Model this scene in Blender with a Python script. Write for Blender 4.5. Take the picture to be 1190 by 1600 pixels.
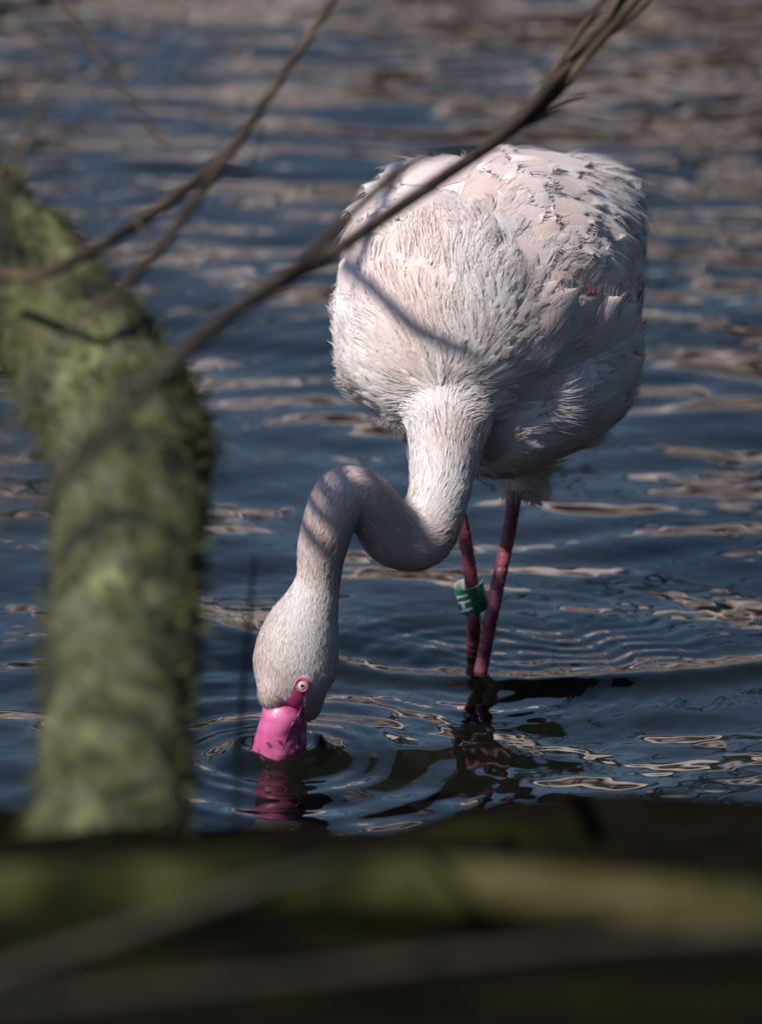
import bpy, bmesh, math, random
import numpy as np
from mathutils import Vector, Matrix, noise
from mathutils.bvhtree import BVHTree

R = math.radians
scene = bpy.context.scene
for o in list(bpy.data.objects): bpy.data.objects.remove(o)
random.seed(7); rng = np.random.default_rng(7)

# ------------------------------------------------------------------ camera
CAM = Vector((0.0, -7.564, 2.604)); PITCH = R(17.5); SPAN = 0.11
FWD = Vector((0, math.cos(PITCH), -math.sin(PITCH))); UP = Vector((0, math.sin(PITCH), math.cos(PITCH)))
cd = bpy.data.cameras.new('camera'); cam = bpy.data.objects.new('camera', cd)
scene.collection.objects.link(cam); scene.camera = cam
cam.location = CAM; cam.rotation_euler = (math.pi/2 - PITCH, 0, 0)
cd.sensor_fit = 'VERTICAL'; cd.sensor_height = 36; cd.sensor_width = 27
cd.lens = 36 / SPAN
cd.clip_start = 0.1; cd.clip_end = 500
cd.dof.use_dof = True; cd.dof.focus_distance = 8.02; cd.dof.aperture_fstop = 4.9

# ------------------------------------------------------------------ light
SUN = Vector((-0.52, -0.46, 0.72)).normalized()
w = bpy.data.worlds.new('World'); scene.world = w; w.use_nodes = True
nt = w.node_tree; bg = nt.nodes['Background']; sky = nt.nodes.new('ShaderNodeTexSky')
sky.sky_type = 'NISHITA'; sky.sun_disc = False
sky.dust_density = 0.4; sky.ozone_density = 2.0; sky.sun_elevation = math.asin(SUN.z); sky.sun_rotation = math.atan2(SUN.x, SUN.y)
nt.links.new(sky.outputs[0], bg.inputs[0]); bg.inputs[1].default_value = 0.112
sl = bpy.data.lights.new('sun', 'SUN'); sl.energy = 5.0; sl.angle = R(0.55); sl.color = (1, 0.95, 0.88)
so = bpy.data.objects.new('sun', sl); scene.collection.objects.link(so)
so.rotation_euler = SUN.to_track_quat('Z', 'Y').to_euler(); so.location = (-3, -3, 6)
vs = scene.view_settings; vs.view_transform = 'Standard'; vs.look = 'None'; vs.gamma = 1; vs.exposure = 0.46
scene.render.engine = 'CYCLES'; scene.cycles.use_denoising = True
scene.cycles.max_bounces = 6; scene.cycles.sample_clamp_indirect = 4

# ------------------------------------------------------------------ helpers
def ray(px, py):
    return FWD + Vector((1, 0, 0)) * ((px - 595) / 1600 * SPAN) - UP * ((py - 800) / 1600 * SPAN)
def P(px, py, Y):
    d = ray(px, py); t = (Y - CAM.y) / d.y; return CAM + d * t
def PZ(px, py, z=0.0):
    d = ray(px, py); t = (z - CAM.z) / d.z; return CAM + d * t
def mpp(Y):                                   # metres for one photo pixel near world Y
    return SPAN / 1600 * ((Y - CAM.y) / math.cos(PITCH)) * 0.99
def topix(v):
    d = np.asarray(v, float) - np.array(CAM); f = d @ np.array(FWD)
    return np.stack([595 + d[..., 0] / f * 1600 / SPAN, 800 - (d @ np.array(UP)) / f * 1600 / SPAN], -1)

def new_obj(name, verts, faces, mat, parent=None, smooth=True):
    me = bpy.data.meshes.new(name); me.from_pydata([tuple(v) for v in verts], [], faces)
    me.materials.append(mat)
    if smooth: me.polygons.foreach_set('use_smooth', [True] * len(me.polygons))
    o = bpy.data.objects.new(name, me); scene.collection.objects.link(o)
    if parent: o.parent = parent
    return o
def fast_obj(name, V, F, mat, parent=None, attrs=None, uv=None, soft=None):
    """V (n,3) array, F list of faces given as an (m,k) int array, k = 3 or 4"""
    me = bpy.data.meshes.new(name); n, m, k = len(V), len(F), F.shape[1]
    me.vertices.add(n); me.vertices.foreach_set('co', np.asarray(V, np.float32).ravel())
    me.loops.add(m * k); me.loops.foreach_set('vertex_index', F.astype(np.int32).ravel())
    me.polygons.add(m); me.polygons.foreach_set('loop_start', np.arange(0, m * k, k, dtype=np.int32))
    me.polygons.foreach_set('use_smooth', np.ones(m, bool))
    me.update(calc_edges=True); me.materials.append(mat)
    if attrs is not None:
        a = me.attributes.new('tint', 'FLOAT_COLOR', 'POINT')
        a.data.foreach_set('color', np.asarray(attrs, np.float32).ravel())
    if uv is not None:
        u = me.uv_layers.new(name='UVMap'); u.data.foreach_set('uv', np.asarray(uv, np.float32)[F.ravel()].ravel())
    if soft is not None:                      # shade fluff mostly by the form it lies on
        g = np.empty(n*3, np.float32); me.vertices.foreach_get('normal', g); g = g.reshape(-1, 3)
        g *= np.sign((g*soft[0]).sum(1))[:, None] + 1e-6
        q = soft[0]*soft[1] + g*(1-soft[1]); q /= np.linalg.norm(q, axis=1)[:, None] + 1e-9
        me.normals_split_custom_set_from_vertices(q.astype(np.float32).tolist())
    o = bpy.data.objects.new(name, me); scene.collection.objects.link(o)
    if parent: o.parent = parent
    return o
def tag(o, label=None, cat=None, group=None, kind=None):
    if label: o['label'] = label
    if cat: o['category'] = cat
    if group: o['group'] = group
    if kind: o['kind'] = kind
    return o
def empty(name, loc=(0, 0, 0)):
    o = bpy.data.objects.new(name, None); o.location = loc; o.empty_display_size = 0.05
    scene.collection.objects.link(o); return o
def adopt(parent, *obs):                      # parent without moving
    for o in obs:
        o.parent = parent; o.matrix_parent_inverse = Matrix.Translation(-parent.location)

def spline(pts, n):                           # Catmull-Rom through rows of any width
    p = np.asarray(pts, float); p = np.vstack([2*p[0]-p[1], p, 2*p[-1]-p[-2]])
    out = []; m = len(p) - 3
    for i in range(m):
        for t in np.linspace(0, 1, n, endpoint=False):
            a, b, c, d = p[i:i+4]
            out.append(0.5*((2*b)+(-a+c)*t+(2*a-5*b+4*c-d)*t*t+(-a+3*b-3*c+d)*t**3))
    out.append(p[-2]); return np.array(out)
def tube(pts, rad, seg=12, n=6, wob=0.0, freq=20.0, cap=True, squash=None, seed=0):
    """swept tube; returns verts, faces"""
    c = spline(np.hstack([np.array([tuple(p) for p in pts]), np.array(rad)[:, None]]), n)
    ctr, r = c[:, :3], c[:, 3]
    tan = np.gradient(ctr, axis=0); tan /= np.linalg.norm(tan, axis=1)[:, None] + 1e-9
    up = np.array([0.3, -0.9, 0.2]); 
    if abs(tan[0] @ up) > 0.9: up = np.array([1.0, 0, 0])
    V, F = [], []
    for i in range(len(ctr)):
        up = up - tan[i] * (up @ tan[i]); up /= np.linalg.norm(up); b = np.cross(tan[i], up)
        for k in range(seg):
            a = 2*math.pi*k/seg
            d = up*math.cos(a) + b*math.sin(a); rr = r[i]
            if wob:
                q = Vector(ctr[i] + d*rr) * freq + Vector((seed*7.1, 0, 0))
                rr *= 1 + wob*(noise.noise(q) + 0.5*noise.noise(q*2.3) + 0.3*noise.noise(q*5))
            V.append(ctr[i] + d*rr)
    for i in range(len(ctr)-1):
        for k in range(seg):
            F.append((i*seg+k, i*seg+(k+1) % seg, (i+1)*seg+(k+1) % seg, (i+1)*seg+k))
    if cap: F.append(tuple(range(seg))[::-1]); F.append(tuple(range((len(ctr)-1)*seg, len(ctr)*seg)))
    return V, F
def ellipsoid(c, r, axis=None, nu=28, nv=16):
    rot = Matrix.Identity(3)
    if axis is not None: rot = Vector(axis).to_track_quat('Y', 'Z').to_matrix()
    V, F = [], []
    for j in range(nv+1):
        th = math.pi*j/nv
        for i in range(nu):
            ph = 2*math.pi*i/nu
            V.append(Vector(c) + rot @ Vector((r[0]*math.sin(th)*math.cos(ph), r[1]*math.cos(th), r[2]*math.sin(th)*math.sin(ph))))
    for j in range(nv):
        for i in range(nu):
            F.append((j*nu+i, j*nu+(i+1) % nu, (j+1)*nu+(i+1) % nu, (j+1)*nu+i))
    return V, F
class Soup:
    def __init__(s): s.V, s.F = [], []
    def add(s, vf):
        o = len(s.V); s.V += [Vector(v) for v in vf[0]]; s.F += [tuple(i+o for i in f) for f in vf[1]]
def inpoly(pts, poly):
    x, y = pts[:, 0], pts[:, 1]; ins = np.zeros(len(pts), bool); n = len(poly)
    for i in range(n):
        (x1, y1), (x2, y2) = poly[i], poly[(i+1) % n]
        c = ((y1 > y) != (y2 > y)) & (x < (x2-x1)*(y-y1)/((y2-y1) or 1e-9)+x1); ins ^= c
    return ins

# ------------------------------------------------------------------ materials
def mat(name, build):
    m = bpy.data.materials.new(name); m.use_nodes = True; t = m.node_tree
    b = t.nodes['Principled BSDF']; build(t, b); return m
def node(t, kind, **kw):
    n = t.nodes.new(kind)
    for k, v in kw.items():
        if hasattr(n, k): setattr(n, k, v)
        else: n.inputs[k.replace('_', ' ')].default_value = v
    return n
def ramp(t, src, stops):
    r = t.nodes.new('ShaderNodeValToRGB'); t.links.new(src, r.inputs[0])
    while len(r.color_ramp.elements) < len(stops): r.color_ramp.elements.new(0.5)
    for e, (p, c) in zip(r.color_ramp.elements, stops): e.position = p; e.color = (*c, 1)
    return r.outputs[0]
def bump(t, b, src, strength, dist):
    n = node(t, 'ShaderNodeBump'); n.inputs['Strength'].default_value = strength; n.inputs['Distance'].default_value = dist
    t.links.new(src, n.inputs['Height']); t.links.new(n.outputs[0], b.inputs['Normal'])
def objco(t, scale=(1, 1, 1)):
    c = node(t, 'ShaderNodeTexCoord'); m = node(t, 'ShaderNodeMapping'); m.inputs['Scale'].default_value = scale
    t.links.new(c.outputs['Object'], m.inputs[0]); return m.outputs[0]
def noisy(stops, scale, rough=0.85, detail=6, stretch=(1, 1, 1), bs=0.5, bd=0.004, spec=0.3):
    def f(t, b):
        co = objco(t, stretch); n = node(t, 'ShaderNodeTexNoise'); n.inputs['Scale'].default_value = scale; n.inputs['Detail'].default_value = detail
        t.links.new(co, n.inputs['Vector']); t.links.new(ramp(t, n.outputs[0], stops), b.inputs['Base Color'])
        b.inputs['Roughness'].default_value = rough; b.inputs['Specular IOR Level'].default_value = spec
        bump(t, b, n.outputs[0], bs, bd)
    return f
def m_water(t, b):
    b.inputs['Base Color'].default_value = (0.0035, 0.004, 0.0025, 1); b.inputs['Roughness'].default_value = 0.015
    b.inputs['IOR'].default_value = 1.333
M_WATER = mat('pond_water', m_water)
def feather_mat(use_obj):
    def f(t, b):
        uvn = node(t, 'ShaderNodeUVMap'); sep = node(t, 'ShaderNodeSeparateXYZ'); t.links.new(uvn.outputs[0], sep.inputs[0])
        def mth(op, a, c):
            n = node(t, 'ShaderNodeMath', operation=op)
            for i, s in enumerate((a, c)):
                if isinstance(s, (int, float)): n.inputs[i].default_value = s
                elif s is not None: t.links.new(s, n.inputs[i])
            return n.outputs[0]
        au = mth('ABSOLUTE', mth('SUBTRACT', sep.outputs[0], 0.5), None)
        barb = mth('SUBTRACT', mth('MULTIPLY', sep.outputs[1], 26.0), mth('MULTIPLY', au, 22.0))
        cmb = node(t, 'ShaderNodeCombineXYZ'); t.links.new(barb, cmb.inputs[0]); t.links.new(mth('MULTIPLY', au, 1.5), cmb.inputs[1])
        nz = node(t, 'ShaderNodeTexNoise'); nz.inputs['Scale'].default_value = 1.0; nz.inputs['Detail'].default_value = 3
        t.links.new(cmb.outputs[0], nz.inputs['Vector'])
        if use_obj:
            oi = node(t, 'ShaderNodeObjectInfo')
            base = ramp(t, oi.outputs['Random'], [(0, (0.72, 0.675, 0.665)), (0.45, (0.70, 0.62, 0.60)), (0.8, (0.69, 0.555, 0.525)), (1, (0.74, 0.70, 0.695))])
            col = node(t, 'ShaderNodeMix', data_type='RGBA'); t.links.new(base, col.inputs['A'])
            col.inputs['B'].default_value = (0.62, 0.40, 0.36, 1)   # pinker towards the quill end
            t.links.new(mth('MULTIPLY', mth('SUBTRACT', 1.0, sep.outputs[1]), 0.55), col.inputs['Factor']); c0 = col.outputs['Result']
        else:
            at = node(t, 'ShaderNodeAttribute', attribute_name='tint'); c0 = at.outputs['Color']
        mul = node(t, 'ShaderNodeMix', data_type='RGBA', blend_type='MULTIPLY'); mul.inputs['Factor'].default_value = 0.55
        t.links.new(c0, mul.inputs['A']); t.links.new(ramp(t, nz.outputs[0], [(0.3, (0.80, 0.77, 0.77)), (0.65, (1, 1, 1))]), mul.inputs['B'])
        t.links.new(mul.outputs['Result'], b.inputs['Base Color'])
        b.inputs['Roughness'].default_value = 0.7; b.inputs['Specular IOR Level'].default_value = 0.15
        b.inputs['Sheen Weight'].default_value = 0.15
        bump(t, b, nz.outputs[0], 0.55, 0.0008)
        tr = node(t, 'ShaderNodeBsdfTranslucent'); t.links.new(mul.outputs['Result'], tr.inputs[0])
        mx = node(t, 'ShaderNodeMixShader'); mx.inputs[0].default_value = 0.28
        t.links.new(b.outputs[0], mx.inputs[1]); t.links.new(tr.outputs[0], mx.inputs[2])
        t.links.new(mx.outputs[0], t.nodes['Material Output'].inputs[0])
    return f
M_COVERT = mat('covert_feather', feather_mat(True)); M_PLUME = mat('plumage', feather_mat(False))
def m_skin(t, b):
    at = node(t, 'ShaderNodeAttribute', attribute_name='tint'); t.links.new(at.outputs['Color'], b.inputs['Base Color'])
    b.inputs['Roughness'].default_value = 0.6; b.inputs['Subsurface Weight'].default_value = 0.0
M_BODY = mat('bird_skin', m_skin)
def m_bill(c1, c2):
    def f(t, b):
        noisy([(0.3, c1), (0.7, c2)], 52, rough=0.40, bs=0.6, bd=0.0030, spec=0.5)(t, b)
        b.inputs['Coat Weight'].default_value = 0.22; b.inputs['Coat Roughness'].default_value = 0.06
    return f
M_BILL = mat('bill_pink', m_bill((0.36, 0.040, 0.16), (0.50, 0.125, 0.26)))
M_BILL2 = mat('bill_purple', m_bill((0.16, 0.02, 0.10), (0.33, 0.06, 0.20)))
M_RIM = mat('eye_rim', m_bill((0.50, 0.05, 0.20), (0.62, 0.10, 0.28)))
M_GAPE = mat('gape', m_bill((0.10, 0.01, 0.05), (0.16, 0.02, 0.08)))
def m_leg(t, b):
    noisy([(0.3, (0.06, 0.016, 0.024)), (0.55, (0.16, 0.036, 0.058)), (0.75, (0.17, 0.08, 0.075))], 90, rough=0.45, bs=0.4, bd=0.001)(t, b)
M_LEG = mat('leg_skin', m_leg)
def flat(c, rough=0.5, coat=0.0):
    def f(t, b):
        co = objco(t); n = node(t, 'ShaderNodeTexNoise'); n.inputs['Scale'].default_value = 120; t.links.new(co, n.inputs['Vector'])
        t.links.new(ramp(t, n.outputs[0], [(0.2, tuple(x*0.8 for x in c)), (0.8, tuple(min(1, x*1.12) for x in c))]), b.inputs['Base Color'])
        b.inputs['Roughness'].default_value = rough; b.inputs['Coat Weight'].default_value = coat
    return f
M_BAND = mat('band_green', flat((0.012, 0.13, 0.07), 0.35)); M_BANDIN = mat('band_inner', flat((0.30, 0.34, 0.31), 0.5))
M_WHITE = mat('band_lettering', flat((0.62, 0.68, 0.62), 0.5))
M_IRIS = mat('iris', flat((0.46, 0.48, 0.30), 0.25, 0.3)); M_PUPIL = mat('pupil', flat((0.008, 0.008, 0.01), 0.05, 1.0))
M_MOSS = mat('mossy_bark', noisy([(0.32, (0.012, 0.011, 0.008)), (0.43, (0.032, 0.031, 0.015)), (0.50, (0.058, 0.060, 0.021)), (0.57, (0.066, 0.061, 0.042)), (0.64, (0.092, 0.095, 0.036)), (0.74, (0.16, 0.16, 0.085))], 15, rough=0.95, detail=8, stretch=(1.5, 1.5, 0.28), bs=0.9, bd=0.02))
M_TUFT = mat('moss', noisy([(0.3, (0.028, 0.03, 0.008)), (0.6, (0.055, 0.058, 0.018)), (0.8, (0.10, 0.10, 0.04))], 9, rough=0.95))
M_TWIG = mat('branch_bark', noisy([(0.3, (0.018, 0.011, 0.007)), (0.55, (0.05, 0.033, 0.02)), (0.75, (0.11, 0.08, 0.05))], 25, rough=0.8))
M_DRY = mat('dry_stem', noisy([(0.3, (0.034, 0.028, 0.019)), (0.7, (0.075, 0.063, 0.042))], 20, rough=0.8))
M_SOIL = mat('bank_soil', noisy([(0.3, (0.003, 0.0025, 0.002)), (0.52, (0.007, 0.006, 0.004)), (0.66, (0.013, 0.0135, 0.004))], 7, rough=1.0, bs=0.8, bd=0.03, spec=0.0))
M_LOG = mat('log_moss', noisy([(0.38, (0.004, 0.004, 0.002)), (0.47, (0.014, 0.014, 0.005)), (0.56, (0.040, 0.038, 0.013)), (0.68, (0.068, 0.061, 0.030))], 9, rough=1.0, detail=7, bs=0.9, bd=0.02, spec=0.05))
M_GROUND = mat('far_ground', noisy([(0.3, (0.05, 0.04, 0.025)), (0.7, (0.11, 0.10, 0.05))], 2, rough=0.95))
M_FARBARK = mat('far_bark', noisy([(0.3, (0.03, 0.025, 0.018)), (0.7, (0.07, 0.06, 0.045))], 6, rough=0.9))
M_LEAF = mat('evergreen_leaf', noisy([(0.3, (0.015, 0.025, 0.01)), (0.7, (0.04, 0.055, 0.02))], 3, rough=0.6))

# ------------------------------------------------------------------ pond water
def axis(lo, hi, step, far_lo, far_hi, g=1.18):
    mid = list(np.arange(lo, hi, step)); a = []; s, x = step, lo
    while x > far_lo: s *= g; x -= s; a.append(max(x, far_lo))
    b = []; s, x = step, mid[-1]
    while x < far_hi: s *= g; x += s; b.append(min(x, far_hi))
    return np.array(a[::-1] + mid + b)
BEAK = PZ(436, 1183); LEG1 = PZ(751, 1048); LEG2 = PZ(739, 1022)
wx = axis(-0.66, 0.72, 0.0036, -45, 45); wy = axis(-0.36, 2.9, 0.0052, -1.45, 45)
X, Y = np.meshgrid(wx, wy); Z = np.zeros_like(X)
WAVE = 0.062; SEED = 11
wr = np.random.default_rng(SEED)
comp = []
for k in range(46):
    lam = math.exp(wr.uniform(math.log(0.06), math.log(0.50))); ang = wr.normal(0, 0.42) + math.pi/2
    comp.append((lam, ang, wr.uniform(0, 2*math.pi)))
# water flows with slow amplitude patches so that calm and rippled stretches alternate
for lam, ang, ph in comp:
    kk = 2*math.pi/lam; sl_ = WAVE*math.sqrt(2/len(comp)) * wr.uniform(0.6, 1.3)
    dx, dy = math.cos(ang), math.sin(ang)
    env = 0.75 + 0.45*np.sin(X*wr.uniform(1, 5) + Y*wr.uniform(1, 4) + wr.uniform(0, 6))
    wob = 0.22*lam*np.sin(X*wr.uniform(4, 9)+wr.uniform(0, 6)) 
    Z += env*sl_/kk*np.sin(kk*(X*dx + Y*dy + wob) + ph)
for k in range(26):                          # fine capillary ripple, in patches
    lam = wr.uniform(0.016, 0.05); ang = wr.normal(0, 0.6) + math.pi/2; kk = 2*math.pi/lam
    env = np.clip(np.sin(X*wr.uniform(2, 7) + wr.uniform(0, 6))*np.sin(Y*wr.uniform(2, 7) + wr.uniform(0, 6)) + 0.1, 0, 1)
    Z += env*0.011/kk*np.sin(kk*(X*math.cos(ang) + Y*math.sin(ang) + 0.01*np.sin(X*wr.uniform(5, 14))) + wr.uniform(0, 6))
def rings(c, lam, amp_slope, r0, dec, inner=0.0, ph=0.0):
    r = np.hypot(X-c.x, Y-c.y); k = 2*math.pi/lam
    th = np.arctan2(Y-c.y, X-c.x)
    rr = r*(1 + 0.03*np.sin(2*th+1.0) + 0.015*np.sin(5*th))
    return amp_slope/k*np.cos(k*rr+ph)*np.exp(-np.abs(r-r0)/dec)*np.clip((r-inner)/0.012, 0, 1)
Z += rings(BEAK, 0.026, 0.13, 0.06, 0.055, 0.02)
Z += rings(BEAK, 0.055, 0.10, 0.14, 0.10, 0.02, 1.0)
Z += rings(BEAK, 0.021, 0.05, 0.10, 0.16, 0.02, 2.0)
Z += rings(LEG1, 0.019, 0.05, 0.08, 0.14, 0.008, 0.5)
Z += rings(LEG1, 0.022, 0.10, 0.02, 0.05, 0.008)
Z += rings(LEG1, 0.040, 0.06, 0.10, 0.10, 0.01, 2.0)
Z += rings(LEG2, 0.024, 0.09, 0.03, 0.05, 0.008, 1.0)
BOW = Vector((0.16, 0.62, 0))                 # one broad bow wave spreading round the legs
rb = np.hypot((X-BOW.x)/1.0, (Y-BOW.y)/1.05)
Z += 0.0050*np.exp(-((rb-0.405)/0.018)**2)*(0.6+0.4*np.cos(np.arctan2(Y-BOW.y, X-BOW.x)+math.pi/2-0.3))*(Y < BOW.y)
Z += 0.0007*np.sin(2*math.pi*(rb+0.012*np.sin(X*31)+0.008*np.sin(X*67+Y*40))/0.023)*np.exp(-((rb-0.33)/0.07)**2)*(Y < BOW.y)*np.exp(-((X-0.16)/0.13)**2)
rbk = np.hypot(X-BEAK.x, (Y-BEAK.y))
thb = np.arctan2(Y-BEAK.y, X-BEAK.x)
Z += 0.014*np.exp(-((rbk-0.034)/0.0115)**2)*(0.55+0.45*np.abs(np.cos(thb)))*(1+0.10*np.sin(5*thb))
edge_fade = np.clip((X+1.4)/0.7, 0, 1)*np.clip((1.5-X)/0.7, 0, 1)*np.clip((3.9-Y)/0.9, 0, 1)
Z *= 0.15 + 0.85*edge_fade
fade = np.clip((np.minimum(45-np.abs(X), 60-Y))/10, 0, 1)
ny, nx = X.shape
V = np.stack([X, Y, Z*fade], -1).reshape(-1, 3)
idx = np.arange(nx*ny).reshape(ny, nx)
F = np.stack([idx[:-1, :-1], idx[:-1, 1:], idx[1:, 1:], idx[1:, :-1]], -1).reshape(-1, 4)
tag(fast_obj('pond_water', V, F, M_WATER), kind='structure')
s = Soup(); s.add(([(-45, -1.4, -0.3), (45, -1.4, -0.3), (45, 45, -0.3), (-45, 45, -0.3)], [(0, 1, 2, 3)]))
tag(new_obj('pond_bed', s.V, s.F, M_SOIL), kind='structure')

# ------------------------------------------------------------------ near bank
def bank_z(x, y):
    e = -1.18 + 0.05*noise.noise(Vector((x*2.0, 0, 3))) + 0.02*noise.noise(Vector((x*7.0, 1, 3)))
    t = min(1, max(0, (e - y)/0.10)); t = t*t*(3-2*t)
    h = 0.40 + 0.28*min(2.0, max(0, -y-1.3)) + 0.025*noise.noise(Vector((x*2.5, y*2.5, 0))) + 0.02*noise.noise(Vector((x*9, y*9, 5)))
    return -0.31 + t*(h+0.31)
bx = axis(-1.2, 1.2, 0.03, -45, 45, 1.3); by = np.concatenate([np.linspace(-30, -3, 20), np.linspace(-2.9, -1.2, 70)])
V = np.array([(x, y, bank_z(x, y)) for y in by for x in bx]); idx = np.arange(len(bx)*len(by)).reshape(len(by), len(bx))
F = np.stack([idx[:-1, :-1], idx[:-1, 1:], idx[1:, 1:], idx[1:, :-1]], -1).reshape(-1, 4)
tag(fast_obj('bank', V, F, M_SOIL), kind='structure')
# far shore, out of frame but mirrored in the pond
fx = np.linspace(-45, 45, 60); fy = np.array([8.6, 9.4, 10.5, 13, 18, 24, 45])
fz = np.array([-0.32, 0.06, 0.25, 0.4, 0.5, 0.8, 1.2])
V = np.array([(x, y + 0.8*noise.noise(Vector((x*0.3, 0, 0))), z + 0.15*noise.noise(Vector((x*0.5, y, 0)))) for y, z in zip(fy, fz) for x in fx])
idx = np.arange(len(fx)*len(fy)).reshape(len(fy), len(fx))
F = np.stack([idx[:-1, :-1], idx[:-1, 1:], idx[1:, 1:], idx[1:, :-1]], -1).reshape(-1, 4)
tag(fast_obj('far_shore', V, F, M_GROUND), kind='structure')

# ------------------------------------------------------------------ the feeding flamingo
bird = empty('flamingo', (LEG1.x, LEG1.y, 0))
tag(bird, 'pale pink flamingo with lowered head, dipping its bill into the pond', 'flamingo')
BA = Vector((0.22, 1.0, 0.02)).normalized()
s = Soup()
for px, py, yy, r, ax in [
    (768, 452, 0.30, (0.120, 0.20, 0.114), BA),
    (862, 418, 0.34, (0.072, 0.19, 0.086), BA),
    (672, 402, 0.32, (0.074, 0.15, 0.080), (0.1, 1, 0.02)),
    (880, 560, 0.28, (0.062, 0.14, 0.072), BA),
    (700, 510, 0.19, (0.090, 0.10, 0.105), (0, 1, 0)),
    (610, 490, 0.25, (0.046, 0.13, 0.075), (0.1, 1, 0.1)),
    (800, 620, 0.25, (0.070, 0.13, 0.058), BA)]:
    s.add(ellipsoid(P(px, py, yy), r, ax))
s.add(tube([P(780, 430, .42), P(810, 400, .55), P(830, 390, .68)], [0.09, 0.06, 0.02], seg=16))   # tail
s.add(tube([P(822, 650, .27), P(822, 700, .265), P(814, 740, .262), P(808, 768, .258)], [0.036, 0.028, 0.016, 0.009], seg=14))
s.add(tube([P(740, 640, .27), P(728, 690, .26), P(714, 740, .25)], [0.034, 0.022, 0.009], seg=14))
NECK = [(718, 545, .200, 200), (706, 605, .140, 166), (698, 670, .105, 126), (691, 730, .080, 102), (682, 785, .062, 95), (656, 836, .047, 104), (616, 836, .032, 98),
        (588, 803, .016, 90), (563, 778, .004, 88), (534, 778, -.006, 88), (515, 815, -.010, 82), (503, 860, -.008, 76), (497, 905, -.006, 69), (487, 942, -.005, 88),
        (473, 982, -.005, 118), (464, 1020, -.005, 133), (462, 1050, -.005, 131), (465, 1078, -.004, 108), (474, 1104, -.001, 66), (479, 1124, .001, 28)]
NP = [P(a, b, c) for a, b, c, d in NECK]; NR = [d/2*mpp(c) for a, b, c, d in NECK]
s.add(tube(NP, NR, seg=24, n=8))
s.add(ellipsoid(P(429, 1081, -.020), (0.0142, 0.0165, 0.0175)))
s.add(ellipsoid(P(440, 1058, -.013), (0.0215, 0.0215, 0.0240)))
rough = new_obj('body_rough', s.V, s.F, M_BODY)
md = rough.modifiers.new('r', 'REMESH'); md.mode = 'VOXEL'; md.voxel_size = 0.0032
md = rough.modifiers.new('s', 'SMOOTH'); md.factor = 0.5; md.iterations = 9
dg = bpy.context.evaluated_depsgraph_get(); ev = rough.evaluated_get(dg)
bm_ = bpy.data.meshes.new_from_object(ev); bpy.data.objects.remove(rough)

_n = len(bm_.vertices); _v = np.empty(_n*3); bm_.vertices.foreach_get('co', _v); _v = _v.reshape(-1, 3)
_m = np.empty(_n*3); bm_.vertices.foreach_get('normal', _m); _m = _m.reshape(-1, 3)
for i in range(_n):
    q = Vector(_v[i]); k = min(1, max(0, (q.y-0.05)/0.12))
    if k: _v[i] += _m[i]*k*(0.0050*noise.noise(q*22) + 0.0026*noise.noise(q*48 + Vector((5, 1, 2))))
bm_.vertices.foreach_set('co', _v.ravel()); bm_.update()
bm_.name = 'body'; bm_.polygons.foreach_set('use_smooth', [True]*len(bm_.polygons))
if not bm_.materials: bm_.materials.append(M_BODY)
body = bpy.data.objects.new('body', bm_); scene.collection.objects.link(body); adopt(bird, body)
nv = len(bm_.vertices); BV = np.empty(nv*3); bm_.vertices.foreach_get('co', BV); BV = BV.reshape(-1, 3)
BN = np.empty(nv*3); bm_.vertices.foreach_get('normal', BN); BN = BN.reshape(-1, 3)
polys = [tuple(p.vertices) for p in bm_.polygons]
BVH = BVHTree.FromPolygons([Vector(v) for v in BV], polys)
def hit(px, py):
    r = BVH.ray_cast(CAM, ray(px, py).normalized()); return r[0], r[1]
SKINPOLY = [(463, 1066), (470, 1056), (480, 1058), (483, 1068), (478, 1086), (475, 1098), (476, 1135), (395, 1135), (401, 1112), (414, 1113), (431, 1108), (449, 1094), (459, 1078)]
view = np.array(CAM) - BV; view /= np.linalg.norm(view, axis=1)[:, None]
front = (BN*view).sum(1) > -0.05
skin = inpoly(topix(BV), SKINPOLY) & front
col = np.tile(np.array([0.64, 0.54, 0.52, 1.0]), (nv, 1)); col[skin] = (0.48, 0.045, 0.20, 1)
a = bm_.attributes.new('tint', 'FLOAT_COLOR', 'POINT'); a.data.foreach_set('color', col.astype(np.float32).ravel())

# --- sample points over the plumage
F4 = np.array([p for p in polys if len(p) == 4])
A_, B_, C_, D_ = (BV[F4[:, i]] for i in range(4))
fn = np.cross(C_-A_, D_-B_); area = np.linalg.norm(fn, axis=1)/2; fn /= (2*area[:, None] + 1e-12)
NC = spline([tuple(p) + (r,) for p, r in zip(NP, NR)], 10)       # neck centreline
NT = np.gradient(NC[:, :3], axis=0); NT /= np.linalg.norm(NT, axis=1)[:, None]
TAIL = np.array(P(840, 350, .75)); CHEST = np.array(P(690, 640, .06))
def sample(n, mask=None):
    wgt = area if mask is None else area*mask; pick = rng.choice(len(F4), n, p=wgt/wgt.sum())
    u, v = rng.random(n)[:, None], rng.random(n)[:, None]
    p = (A_*1)[pick]*(1-u)*(1-v) + B_[pick]*u*(1-v) + C_[pick]*u*v + D_[pick]*(1-u)*v
    nn = (BN[F4[pick]]).mean(1); nn /= np.linalg.norm(nn, axis=1)[:, None]; return p, nn
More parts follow.
